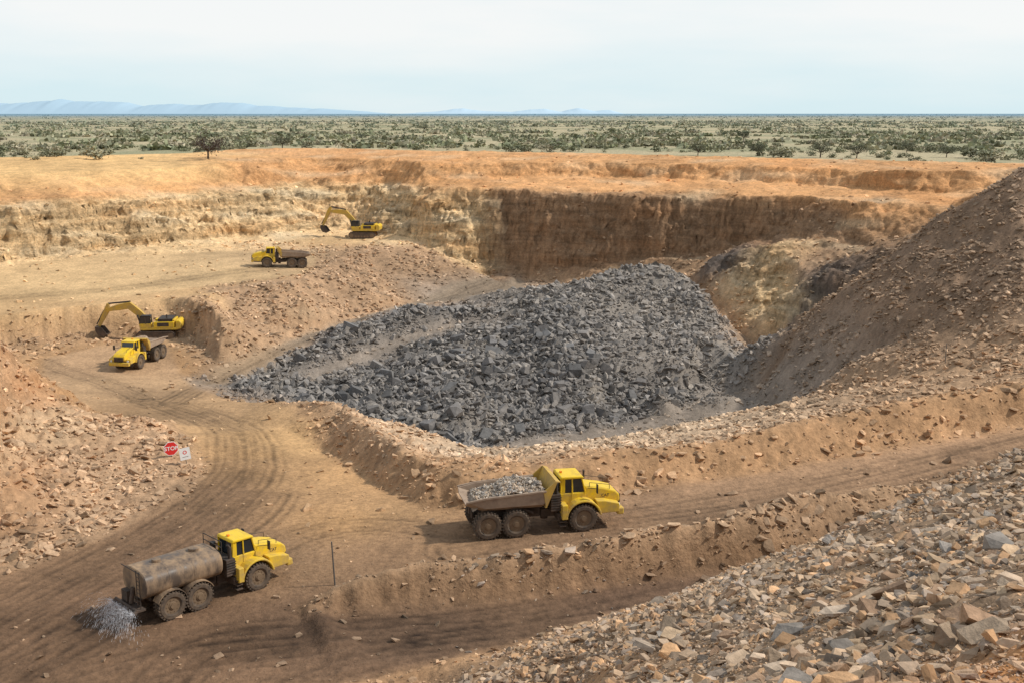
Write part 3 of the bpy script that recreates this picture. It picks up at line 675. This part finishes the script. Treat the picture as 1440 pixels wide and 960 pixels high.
def tractor(e,off=.35):
    MB.off=off
    fx=2.6
    m=MB(); m.box(.3-off,5.0,-.5,.5,.85,1.4); m.box(-.4-off,.9,-.35,.35,.9,1.5); m.cyl((fx,-1.2,.93),(fx,1.2,.93),.2); m.cyl((.3,0,.6),(.3,0,1.7),.25)
    m.box(.9,1.5,-1.35,1.35,.8,1.3)
    m.obj("frame",M_BLK,e,.02)
    m=MB(); m.prism([(2.85,1.45),(5.1,1.45),(5.36,1.75),(5.3,2.15),(5.0,2.42),(4.2,2.66),(2.85,2.9)],-.82,.82)
    m.obj("hood",M_YEL,e,.1)
    for sg in (-1,1):
        y0,y1=(.84,1.68) if sg>0 else (-1.68,-.84)
        m=MB(); m.prism(arc(fx,.93,1.12,1.26,8,172,14),y0,y1); m.box(fx-1.5,fx-1.1,y0,y1,.95,1.95)
        m.prism([(fx+1.1,1.15),(5.1,1.15),(5.1,1.75),(fx+1.5,2.0),(fx+.9,2.04)],min(sg*.84,sg*1.5),max(sg*.84,sg*1.5))
        m.obj("fender",M_YEL,e,.05)
        m=MB(); 
        for k in range(3): m.box(fx-1.6,fx-1.15,(y0+y1)/2-.3,(y0+y1)/2+.3,.45+k*.3,.5+k*.3)
        m.obj("step",M_BLK,e,0)
        m=MB(); m.cyl((5.12,sg*1.15,1.52),(5.20,sg*1.15,1.52),.14,n=14); m.obj("headlight",M_LMP,e)
        m=MB(); m.cyl((3.1,sg*.85,2.75),(3.5,sg*1.55,2.9),.025,n=6); m.box(3.47,3.53,sg*1.55-.14,sg*1.55+.14,2.6,3.2); m.obj("mirror",M_BLK,e)
        m=MB()
        m.cyl((4.6,sg*.75,2.4),(4.6,sg*.75,2.85),.02,n=6); m.cyl((3.2,sg*.78,2.8),(3.2,sg*.78,3.1),.02,n=6); m.cyl((4.6,sg*.75,2.85),(3.2,sg*.78,3.1),.02,n=6)
        m.obj("handrail",M_BLK,e)
    m=MB(); m.box(5.0,5.46,-1.4,1.4,.92,1.38); m.obj("bumper",M_YEL,e,.08)
    m=MB(); m.box(5.26,5.40,-.62,.62,1.5,2.05)
    for k in range(5): m.box(5.38,5.43,-.6,.6,1.55+k*.11,1.6+k*.11)
    m.obj("grille",M_BLK,e)
    m=MB(); m.prism([(1.2,1.75),(2.9,1.75),(2.95,2.5),(1.15,2.5)],-.88,.88)
    cab=m.obj("cab",M_YEL,e,.05)
    m=MB(); m.prism([(1.2,2.51),(2.9,2.51),(2.64,3.46),(1.28,3.46)],-.82,.82); m.obj("window",M_GLS,cab,.02)
    m=MB(); m.prism([(1.12,3.46),(2.8,3.46),(2.7,3.62),(1.22,3.66)],-.94,.94); m.obj("roof",M_YEL,cab,.06)
    for sg in(-1,1):
        y=sg*.85
        for a,b in (((1.18,2.45),(1.26,3.48)),((2.9,2.45),(2.64,3.48)),((2.0,2.45),(1.98,3.48))):
            m=MB(); m.cyl((a[0],y,a[1]),(b[0],y,b[1]),.05,n=6)
            if a[0]<1.5: m.box(1.15,1.5,min(sg*.83,sg*.86),max(sg*.83,sg*.86),2.5,3.45)
            m.obj("pillar",M_YEL,cab)
    m=MB(); m.box(1.95,2.75,-.91,-.885,1.85,2.45); m.obj("door",M_YEL,cab,.01)
    m=MB(); m.box(.45,1.1,-1.3,1.3,1.45,2.6)
    for k in range(6):
        for sg in(-1,1): m.box(.42,1.14,sg*1.32-.02,sg*1.32+.02,1.5+k*.17,1.6+k*.17)
    m.obj("cooler_louvre",M_BLK,e,.02)
    m=MB(); m.cyl((.85,-1.05,2.6),(.85,-1.05,3.35),.12,n=14); m.cyl((.85,-1.05,3.35),(.7,-1.05,3.55),.08,n=10); m.obj("exhaust",M_BLK,e)
    m=MB(); m.cyl((.85,1.0,2.6),(.85,1.0,3.15),.2,n=14); m.obj("air_cleaner",M_BLK,e)
    m=MB(); m.box(1.35,1.5,-.08,.08,3.67,3.78); m.obj("beacon",M_AMB,e)
    for sg in(-1,1): wheel(e,fx+off,sg*1.32)
    lt=bpy.data.objects.new("lettering",TXT); COL.objects.link(lt); lt.parent=e; lt.location=(4.3+off,-.83,2.15); lt.rotation_euler=(math.pi/2,0,0)
    MB.off=0.0
def rear_frame(e):
    m=MB(); m.box(-4.4,.1,-.55,-.25,1.15,1.6); m.box(-4.4,.1,.25,.55,1.15,1.6); m.box(-4.3,-4.0,-.55,.55,1.1,1.6); m.box(-.6,.2,-.55,.55,.95,1.6)
    for x in(-3.5,-1.62): m.cyl((x,-1.2,.93),(x,1.2,.93),.2)
    m.box(-3.5,-1.6,-1.0,-.75,.85,1.1);m.box(-3.5,-1.6,.75,1.0,.85,1.1)
    m.obj("chassis",M_BLK,e,.02)
    for x in(-3.5,-1.62):
        for sg in(-1,1): wheel(e,x,sg*1.32)
def hauler(x,y,head,label,sc=1.0):
    h1=hgt(x+3*math.cos(head),y+3*math.sin(head)); h0=hgt(x-3*math.cos(head),y-3*math.sin(head))
    z=(h1+h0)/2-.02
    e=empty("haul_truck",(x,y,z),(0,-math.atan((h1-h0)/6),head),label,"dump truck","articulated haul trucks of the mine"); e.scale=(sc,)*3
    tractor(e); rear_frame(e)
    st=[(-4.9,2.3,1.25,2.66,1.58),(-3.7,1.84,1.2,2.85,1.66),(.15,1.84,1.2,3.05,1.68),(.3,1.9,1.2,3.07,1.68)]
    V=[];F=[]
    for (xx,fz,fh,tz,thh) in st:
        V+=[(xx,-thh,tz),(xx,-thh+.04,fz+.3),(xx,-fh,fz),(xx,fh,fz),(xx,thh-.04,fz+.3),(xx,thh,tz),(xx,thh-.09,tz),(xx,thh-.13,fz+.35),(xx,fh-.05,fz+.09),(xx,-fh+.05,fz+.09),(xx,-thh+.13,fz+.35),(xx,-thh+.09,tz)]
    for i in range(3):
        for j in range(12): a=i*12+j;b=i*12+(j+1)%12; F.append((a,b,b+12,a+12))
    for i in (0,3):
        o=i*12; F+= [(o,o+1,o+10,o+11),(o+1,o+2,o+9,o+10),(o+2,o+3,o+8,o+9),(o+3,o+4,o+7,o+8),(o+4,o+5,o+6,o+7)]
    m=MB().addm(V,F)
    for sg in(-1,1):
        m.prism([(-4.92,2.6),(-3.7,2.77),(.35,2.98),(.35,3.1),(-3.7,2.91),(-4.92,2.72)],sg*1.69-.06,sg*1.69+.06)
    m.obj("dump_body",M_BED,e,.015)
    m=MB()
    m.prism([(.28,1.9),(.40,1.9),(1.12,3.62),(.98,3.66)],-1.66,1.66)
    for sg in(-1,1): m.prism([(.15,3.0),(.32,2.0),(1.1,3.62),(.95,3.68)],sg*1.68-.04,sg*1.68+.04)
    for yy in(-1.1,-.4,.4,1.1): m.prism([(.42,2.0),(.55,2.0),(1.16,3.45),(1.06,3.55)],yy-.06,yy+.06)
    m.prism([(.95,3.6),(1.3,3.52),(1.3,3.6),(.97,3.7)],-1.66,1.66)
    m.obj("headboard",M_EXC,e,.015)
    m=MB(); m.cyl((-.3,-.8,1.3),(-1.6,-.8,1.9),.11); m.obj("hoist_cylinder",M_BLK,e)
    m=MB(); m.cyl((-.3,.8,1.3),(-1.6,.8,1.9),.11); m.obj("hoist_cylinder",M_BLK,e)
    return e
def put_load(e,x,y,head,z):
    n=1900; g=np.random.default_rng(5)
    lx=g.uniform(-4.1,.3,n); ly=g.uniform(-1.5,1.5,n)
    def topz(a,b): 
        h=1.3*np.cos(np.clip((a+1.1)/2.3,-1.5,1.5))**1.4*np.cos(np.clip(b/1.8,-1.4,1.4))
        return 2.12+h+.35*perlin(a*.9,b*.9,77)
    c,s_=math.cos(head),math.sin(head)
    sz=g.uniform(.1,.55,n)**1.6
    P=np.stack([x+lx*c-ly*s_,y+lx*s_+ly*c,z+topz(lx,ly)-sz*.2],1)
    col=np.array([(.46,.40,.33),(.36,.29,.22),(.46,.35,.25),(.28,.25,.22)])[g.integers(0,4,n)]*g.uniform(.65,1.3,(n,1))
    gx_,gy_=np.meshgrid(np.linspace(-4.5,.28,24),np.linspace(-1.5,1.5,12)); 
    VV=np.stack([x+gx_*c-gy_*s_,y+gx_*s_+gy_*c,z+topz(gx_,gy_)-.1],-1).reshape(-1,3); idx=np.arange(24*12).reshape(12,24)
    FF=np.stack([idx[:-1,:-1],idx[:-1,1:],idx[1:,1:],idx[1:,:-1]],-1).reshape(-1,4)
    core=np_mesh("rock_load_core",VV,FF,np.tile([.36,.29,.22],(len(VV),1)),True)
    o=rock_stuff("rock_load",P,sz,col,.7,label="heap of broken grey stone carried in the dump body")
    o["category"]="load"
    bm=bmesh.new(); bm.from_mesh(o.data); bm.from_mesh(core); bm.to_mesh(o.data); bm.free(); bpy.data.meshes.remove(core)
hx,hy,hh_=1.5,69.4,math.radians(13.4)
e=hauler(hx,hy,hh_,"yellow articulated haul truck loaded with grey rock on haul road")
put_load(e,hx,hy,hh_,e.location.z)
hauler(-41.8,199,math.radians(192),"empty yellow haul truck on upper bench near excavator",.97)
hauler(-50.2,144.8,math.radians(261),"yellow haul truck parked below the digging excavator",)
def water_truck(x,y,head,sc):
    h1=hgt(x+3*math.cos(head),y+3*math.sin(head)); h0=hgt(x-3*math.cos(head),y-3*math.sin(head))
    e=empty("water_truck",(x,y,(h1+h0)/2-.02),(0,-math.atan((h1-h0)/6),head),"yellow water truck with dusty brown tank spraying the road","water truck"); e.scale=(sc,)*3
    tractor(e,.1); rear_frame(e)
    def sec(k,n=48,hw=1.5,hz=.92,cz=2.5,p=2.7):
        out=[]
        for i in range(n):
            t=2*math.pi*i/n; c,s_=math.cos(t),math.sin(t)
            out.append((math.copysign(abs(c)**(2/p),c)*hw*k,cz+math.copysign(abs(s_)**(2/p),s_)*hz*k))
        return out
    V=[];F=[];xs=[(-5.15,.75),(-5.12,.95),(-5.06,1),(-3.54,1),(-3.53,1.008),(-3.47,1.008),(-3.46,1),(-1.84,1),(-1.83,1.008),(-1.77,1.008),(-1.76,1),(.12,1),(.2,.95),(.23,.75)]
    for xx,k in xs: V+=[(xx,a,b) for a,b in sec(k)]
    n=48
    for i in range(len(xs)-1):
        for j in range(n): F.append((i*n+j,i*n+(j+1)%n,(i+1)*n+(j+1)%n,(i+1)*n+j))
    F.append(tuple(range(n))); F.append(tuple(range(len(xs)*n-1,len(xs)*n-n-1,-1)))
    m=MB().addm(V,F); o=m.obj("tank",M_TANK,e,0,smooth=True)
    o.data.set_sharp_from_angle(angle=math.radians(35))
    for xh,rh in((-1,.35),(-3.6,.28)):
        m=MB(); m.cyl((xh,0,3.36),(xh,0,3.6),rh,n=18); m.obj("hatch",M_TANK,e,.02)
    m=MB()
    for yy in(-1.1,1.1): m.cyl((.35,yy,3.0),(.35,yy,3.9),.03,n=6)
    m.cyl((.35,-1.1,3.9),(.35,1.1,3.9),.03,n=6); m.cyl((.35,-1.1,3.5),(.35,1.1,3.5),.03,n=6); m.obj("guard_rail",M_BLK,e)
    m=MB()
    for x0 in(-3.5,-1.62):
        for sg in(-1,1): m.prism(arc(x0,.93,1.04,1.09,25,155,10),min(sg*1.0,sg*1.7),max(sg*1.0,sg*1.7))
    m.obj("mudguard",M_TANK,e)
    m=MB(); m.box(-5.0,.2,-.7,.7,1.5,1.75); m.box(-5.8,-5.05,-1.2,1.2,1.0,1.12)
    m.cyl((-5.7,-1.4,1.2),(-5.7,1.4,1.2),.09,n=10); m.cyl((-5.4,0,1.2),(-5.2,0,2.2),.14,n=10)
    for yy in(-1.3,-.45,.45,1.3): m.cyl((-5.7,yy,1.2),(-5.9,yy,1.05),.11,.16,10)
    m.box(-5.5,-5.1,.3,1.0,1.1,1.9)
    m.obj("spray_bar",M_BLK,e,.01)
    m=MB()
    for yy in(-1.05,-.65): m.cyl((-5.3,yy,1.1),(-5.3,yy,3.5),.03,n=6)
    for k in range(9): m.cyl((-5.3,-1.05,1.3+k*.26),(-5.3,-.65,1.3+k*.26),.02,n=6)
    m.cyl((-5.3,-1.2,3.4),(-5.3,1.2,3.4),.03,n=6)
    m.obj("ladder",M_BLK,e)
    return e
wx,wy,wh,ws=-17.35,58.8,math.radians(46),.88
wt=water_truck(wx,wy,wh,ws)
# spray: fine streaks and drops of white water arching out of the nozzles
g=np.random.default_rng(9); VV=[];FF=[]
for i in range(5200):
    nz=g.integers(0,4); a=g.normal(0,.6); sp_=g.uniform(.5,3.6)*g.uniform(.7,1.1); vz=g.uniform(.2,2.9)
    y0=(-1.3,-.45,.45,1.3)[nz]+g.normal(0,.12); wd_=g.uniform(.003,.009); ph=g.uniform(0,6.28); ox,oy=math.cos(ph)*wd_,math.sin(ph)*wd_
    t0=g.uniform(0,.75)**1.1; t1=t0+g.uniform(.015,.05); prev=None
    for k in range(2):
        t_=t0+(t1-t0)*k; z_=1.1+vz*t_-4.9*t_*t_
        if z_<.02: break
        x_=-5.9-math.cos(a)*sp_*t_; y_=y0+math.sin(a)*sp_*1.4*t_
        b_=len(VV); VV+=[((x_-ox)*ws,(y_-oy)*ws,z_*ws),((x_+ox)*ws,(y_+oy)*ws,(z_+wd_)*ws)]
        if prev is not None: FF.append((prev,prev+1,b_+1,b_))
        prev=b_
mv=bpy.data.materials.new("water_streams"); mv.use_nodes=True; nt=mv.node_tree; nt.nodes.clear()
out=nt.nodes.new("ShaderNodeOutputMaterial"); df=nt.nodes.new("ShaderNodeBsdfDiffuse"); tl=nt.nodes.new("ShaderNodeBsdfTranslucent"); tp=nt.nodes.new("ShaderNodeBsdfTransparent")
df.inputs[0].default_value=(.96,.97,1,1); tl.inputs[0].default_value=(.96,.97,1,1)
m1=nt.nodes.new("ShaderNodeMixShader"); m1.inputs[0].default_value=.5; nt.links.new(df.outputs[0],m1.inputs[1]); nt.links.new(tl.outputs[0],m1.inputs[2])
m2=nt.nodes.new("ShaderNodeMixShader"); m2.inputs[0].default_value=.65; nt.links.new(tp.outputs[0],m2.inputs[1]); nt.links.new(m1.outputs[0],m2.inputs[2]); nt.links.new(m2.outputs[0],out.inputs[0])
mist=bpy.data.objects.new("water_spray",MB().addm(VV,FF).mesh("water_spray",mv)); COL.objects.link(mist); mist.location=(wx,wy,wt.location.z); mist.rotation_euler=(0,0,wh)
mist["kind"]="stuff"; mist["label"]="white water spray fanning behind the tank truck"
def track(m,y0,y1):
    h=.55; prof=[]
    for i in range(9): t=-math.pi/2+math.pi*i/8; prof.append((2.15+h*math.cos(t),h+.02+h*math.sin(t)))
    for i in range(9): t=math.pi/2+math.pi*i/8; prof.append((-2.15+h*math.cos(t),h+.02+h*math.sin(t)))
    m.prism(prof,y0,y1)
    for k in range(22):
        x=-2.2+k*.21; m.box(x,x+.14,y0-.03,y1+.03,-.02,.04); m.box(x,x+.14,y0-.03,y1+.03,1.1,1.16)
def excavator(x,y,head,label,boom,stick,sc=1.0):
    z=hgt(x,y)
    e=empty("excavator",(x,y,z+.02),(0,0,head),label,"excavator","tracked excavators of the mine"); e.scale=(sc,)*3
    for sg in(-1,1):
        m=MB(); track(m,sg*1.5-.36,sg*1.5+.36)
        tk=m.obj("track",M_BLK,e)
        m=MB()
        for xx,rr_ in ((-2.1,.42),(2.1,.42),(-1.2,.2),(-.6,.2),(0,.2),(.6,.2),(1.2,.2)): m.cyl((xx,sg*1.5-.39,.5 if rr_>.3 else .3),(xx,sg*1.5+.39,.5 if rr_>.3 else .3),rr_,n=14)
        m.obj("sprocket",M_RIM,tk)
    m=MB(); m.box(-1.2,1.2,-1.3,1.3,.5,1.05); m.cyl((0,0,1.0),(0,0,1.35),.95,n=24); m.obj("undercarriage",M_BLK,e,.02)
    m=MB(); m.box(-2.9,2.1,-1.6,1.6,1.35,1.7); m.box(-2.6,.4,-1.62,-.5,1.7,2.55); m.box(-2.6,.2,.5,1.62,1.7,2.5); m.box(-2.7,-.8,-1.3,1.3,1.7,2.75)
    hs=m.obj("housing",M_YEL,e,.06)
    m=MB(); m.box(-2.4,-.4,-1.5,1.5,2.56,2.92); m.box(-1.9,-.3,-1.64,-1.62,1.85,2.4); m.box(-1.9,-.3,1.62,1.64,1.85,2.4); m.cyl((-1.5,.7,2.9),(-1.5,.7,3.4),.1,n=10); m.obj("engine_cover",M_BLK,hs,.02)
    m=MB(); m.prism([(-3.55,1.5),(-2.85,1.3),(-2.85,2.65),(-3.35,2.7),(-3.65,2.3)],-1.6,1.6); m.obj("counterweight",M_YEL,e,.12)
    m=MB(); m.prism([(.55,1.7),(2.15,1.7),(2.2,2.2),(2.2,2.3),(.55,2.3)],.55,1.58); cb=m.obj("cab",M_YEL,e,.04)
    m=MB(); m.prism([(.6,2.3),(2.18,2.3),(1.95,3.3),(.65,3.3)],.6,1.54); m.obj("window",M_GLS,cb,.02)
    m=MB(); m.prism([(.55,3.3),(2.05,3.3),(1.9,3.42),(.6,3.42)],.52,1.6); m.obj("roof",M_BLK,cb,.03)
    for (a,b) in (((.58,2.25),(.64,3.32)),((2.18,2.25),(1.97,3.32)),((1.3,2.25),(1.3,3.32))):
        for yy in(.57,1.57): m=MB(); m.cyl((a[0],yy,a[1]),(b[0],yy,b[1]),.05,n=6); m.obj("pillar",M_BLK,cb)
    (ax,az),(bx,bz),(cx_,cz_)=boom
    def beam(pts,ws,y):
        P=[Vector((p[0],0,p[1])) for p in pts]; up=[];dn=[]
        for i,p in enumerate(P):
            t=(P[min(i+1,len(P)-1)]-P[max(i-1,0)]).normalized(); nrm=Vector((-t.z,0,t.x))
            up.append((p+nrm*ws[i]).to_tuple());dn.append((p-nrm*ws[i]).to_tuple())
        prof=[(q[0],q[2]) for q in up]+[(q[0],q[2]) for q in reversed(dn)]
        return MB().prism(prof,-y,y)
    mid1=((ax+bx)/2,(az+bz)/2+.12); mid2=((bx+cx_)/2,(bz+cz_)/2+.05)
    beam([boom[0],mid1,boom[1],mid2,boom[2]],[.28,.45,.52,.4,.22],.33).obj("boom",M_EXC,e,.03)
    (dx_,dz_),(ex,ez)=stick
    beam([(dx_,dz_),(cx_,cz_),((cx_+ex)/2,(cz_+ez)/2),(ex,ez)],[.16,.38,.3,.16],.24).obj("stick",M_EXC,e,.03)
    for yy in(-.48,.48):
        m=MB(); m.cyl((ax+1.1,yy,az-.7),((ax*.5+bx*.5)+.3,yy,(az+bz)/2+.0),.12,n=10); m.obj("hydraulic_cylinder",M_BLK,e)
    m=MB(); m.cyl((bx-.2,0,bz+.55),(dx_,0,dz_),.12,n=10); m.obj("hydraulic_cylinder",M_BLK,e)
    m=MB(); m.cyl((dx_*.7+ex*.3+.2,0,dz_*.7+ez*.3),(ex+.25,0,ez+.35),.09,n=10); m.obj("hydraulic_cylinder",M_BLK,e)
    bx_,bz_=ex,ez
    prof=[(bx_+.35,bz_+.15),(bx_+.3,bz_-.5),(bx_-.1,bz_-1.15),(bx_-.8,bz_-1.35),(bx_-1.35,bz_-1.05),(bx_-1.25,bz_-.95),(bx_-.75,bz_-1.15),(bx_-.25,bz_-.95),(bx_+.1,bz_-.4),(bx_-.2,bz_+.15)]
    m=MB(); m.prism(prof,-.85,.85)
    side=[(bx_+.3,bz_+.1),(bx_+.28,bz_-.5),(bx_-.12,bz_-1.12),(bx_-.8,bz_-1.3),(bx_-1.3,bz_-1.0),(bx_-.6,bz_+.0)]
    for sg in(-1,1): m.prism(side,sg*.87-.04,sg*.87+.04)
    for k in range(5): yy=-.7+k*.35; m.prism([(bx_-1.3,bz_-1.1),(bx_-1.62,bz_-.86),(bx_-1.28,bz_-.95)],yy-.07,yy+.07)
    m.obj("bucket",M_BLK,e,.01)
    return e
excavator(-52.6,160.0,math.radians(186),"yellow tracked excavator digging into the rubble bank",[(.9,2.0),(3.7,4.7),(6.8,4.1)],[(6.6,5.0),(8.1,1.7)],1.04)
excavator(-32.5,240.0,math.radians(176),"yellow tracked excavator working at the foot of the upper wall",[(.9,2.0),(3.6,5.0),(6.9,5.2)],[(6.5,6.1),(8.3,2.2)],1.08)
# ------------------------------------------------------------ signs and posts
def stop_sign():
    p=d(241,640,86); x,y=p[0],p[1]; zg=hgt(x,y); top=d(241,630,86)[2]
    e=empty("stop_sign",(x,y,zg),(0,0,math.radians(28)),"red octagonal stop sign on a thin post beside the junction","stop sign")
    h=top-zg
    MB().cyl((0,0.03,-.3),(0,.03,h+.3),.035,n=8).obj("post",M_POST,e)
    def octo(r,y0,y1): return MB().prism([(r*math.cos(math.radians(22.5+45*i)),h+r*math.sin(math.radians(22.5+45*i))) for i in range(8)],y0,y1)
    octo(.62,-.03,-.01).obj("border",M_WHT,e); octo(.57,-.036,-.031).obj("panel",M_RED,e)
    t=bpy.data.objects.new("lettering",text_mesh("STOP",.45,M_WHT)); COL.objects.link(t); t.parent=e; t.location=(0,-.042,h); t.rotation_euler=(math.pi/2,0,0)
stop_sign()
def notice():
    p=d(262,640,85); x,y=p[0],p[1]; zg=hgt(x,y); top=d(262,637,85)[2]; h=top-zg
    e=empty("notice_board",(x,y,zg),(0,math.radians(-6),math.radians(28)),"white notice board with red mark on a thin post","sign")
    MB().cyl((0,.03,-.3),(0,.03,h+.3),.03,n=8).obj("post",M_POST,e)
    MB().box(-.42,.42,-.02,0,h-.5,h+.5).obj("panel",M_WHT,e)
    MB().prism(arc(0,h+.12,.10,.16,0,359.9,24),-.028,-.022).obj("symbol",M_RED,e)
    m=MB(); m.box(-.24,.24,-.027,-.022,h-.27,h-.24); m.obj("text_line",M_BLK,e)
notice()
def post(u,v,z,h,label,lean=0):
    p=s(u,v,z); e=hgt(p[0],p[1])
    o=add("marker_post",MB().cyl((0,0,-.3),(0,0,h),.05,.04,8).mesh("marker_post",M_POST),None,label=label,category="post"); o.location=(p[0],p[1],e); o.rotation_euler=(0,lean,0)
post(471,822,-17,2.7,"thin dark upright post beside the haul road",-.04)
post(1327,535,-18.5,2.2,"thin grey post standing on the rubble below the dump")
# ------------------------------------------------------------ light and sky
EL=math.radians(43); AZ=math.radians(85)
sun=bpy.data.lights.new("sun",'SUN'); sun.energy=3.6; sun.angle=math.radians(3); sun.color=(1,.95,.87)
so=bpy.data.objects.new("sun",sun); COL.objects.link(so)
tosun=Vector((math.sin(AZ)*math.cos(EL),math.cos(AZ)*math.cos(EL),math.sin(EL)))
so.rotation_euler=tosun.to_track_quat('Z','Y').to_euler(); so.location=(100,0,100)
wd=bpy.data.worlds.new("World"); scene.world=wd; wd.use_nodes=True; nt=wd.node_tree
bg=nt.nodes["Background"]; sk=nt.nodes.new("ShaderNodeTexSky"); sk.sky_type='NISHITA'; sk.sun_disc=False
sk.sun_elevation=EL; sk.sun_rotation=AZ; sk.air_density=1.0; sk.dust_density=1.0; sk.altitude=900
bg.inputs[1].default_value=.13
tc=nt.nodes.new("ShaderNodeTexCoord"); mp=nt.nodes.new("ShaderNodeMapping"); mp.inputs["Scale"].default_value=(1.2,1.2,7)
nt.links.new(tc.outputs["Generated"],mp.inputs[0]); nn=nt.nodes.new("ShaderNodeTexNoise"); nn.inputs["Scale"].default_value=1.5; nn.inputs["Detail"].default_value=6; nn.inputs["Roughness"].default_value=.5
nt.links.new(mp.outputs[0],nn.inputs["Vector"])
sx=nt.nodes.new("ShaderNodeSeparateXYZ"); nt.links.new(tc.outputs["Generated"],sx.inputs[0])
hz=nt.nodes.new("ShaderNodeMix"); hz.data_type='RGBA'; hz.inputs[6].default_value=(5.3,6.55,6.95,1); hz.inputs[7].default_value=(7.2,7.3,7.25,1)
up=math2(nt,'ADD',mapr(nt,sx.outputs[2],0,.09,.05,.7),mapr(nt,nn.outputs[0],.4,.62,-.25,.45))
cl=nt.nodes.new("ShaderNodeClamp"); nt.links.new(up,cl.inputs[0]); nt.links.new(cl.outputs[0],hz.inputs[0])
mx=nt.nodes.new("ShaderNodeMix"); mx.data_type='RGBA'
nt.links.new(mapr(nt,sx.outputs[2],.1,.6,.95,.45),mx.inputs[0]); nt.links.new(sk.outputs[0],mx.inputs[6]); nt.links.new(hz.outputs[2],mx.inputs[7])
nt.links.new(mx.outputs[2],bg.inputs[0])
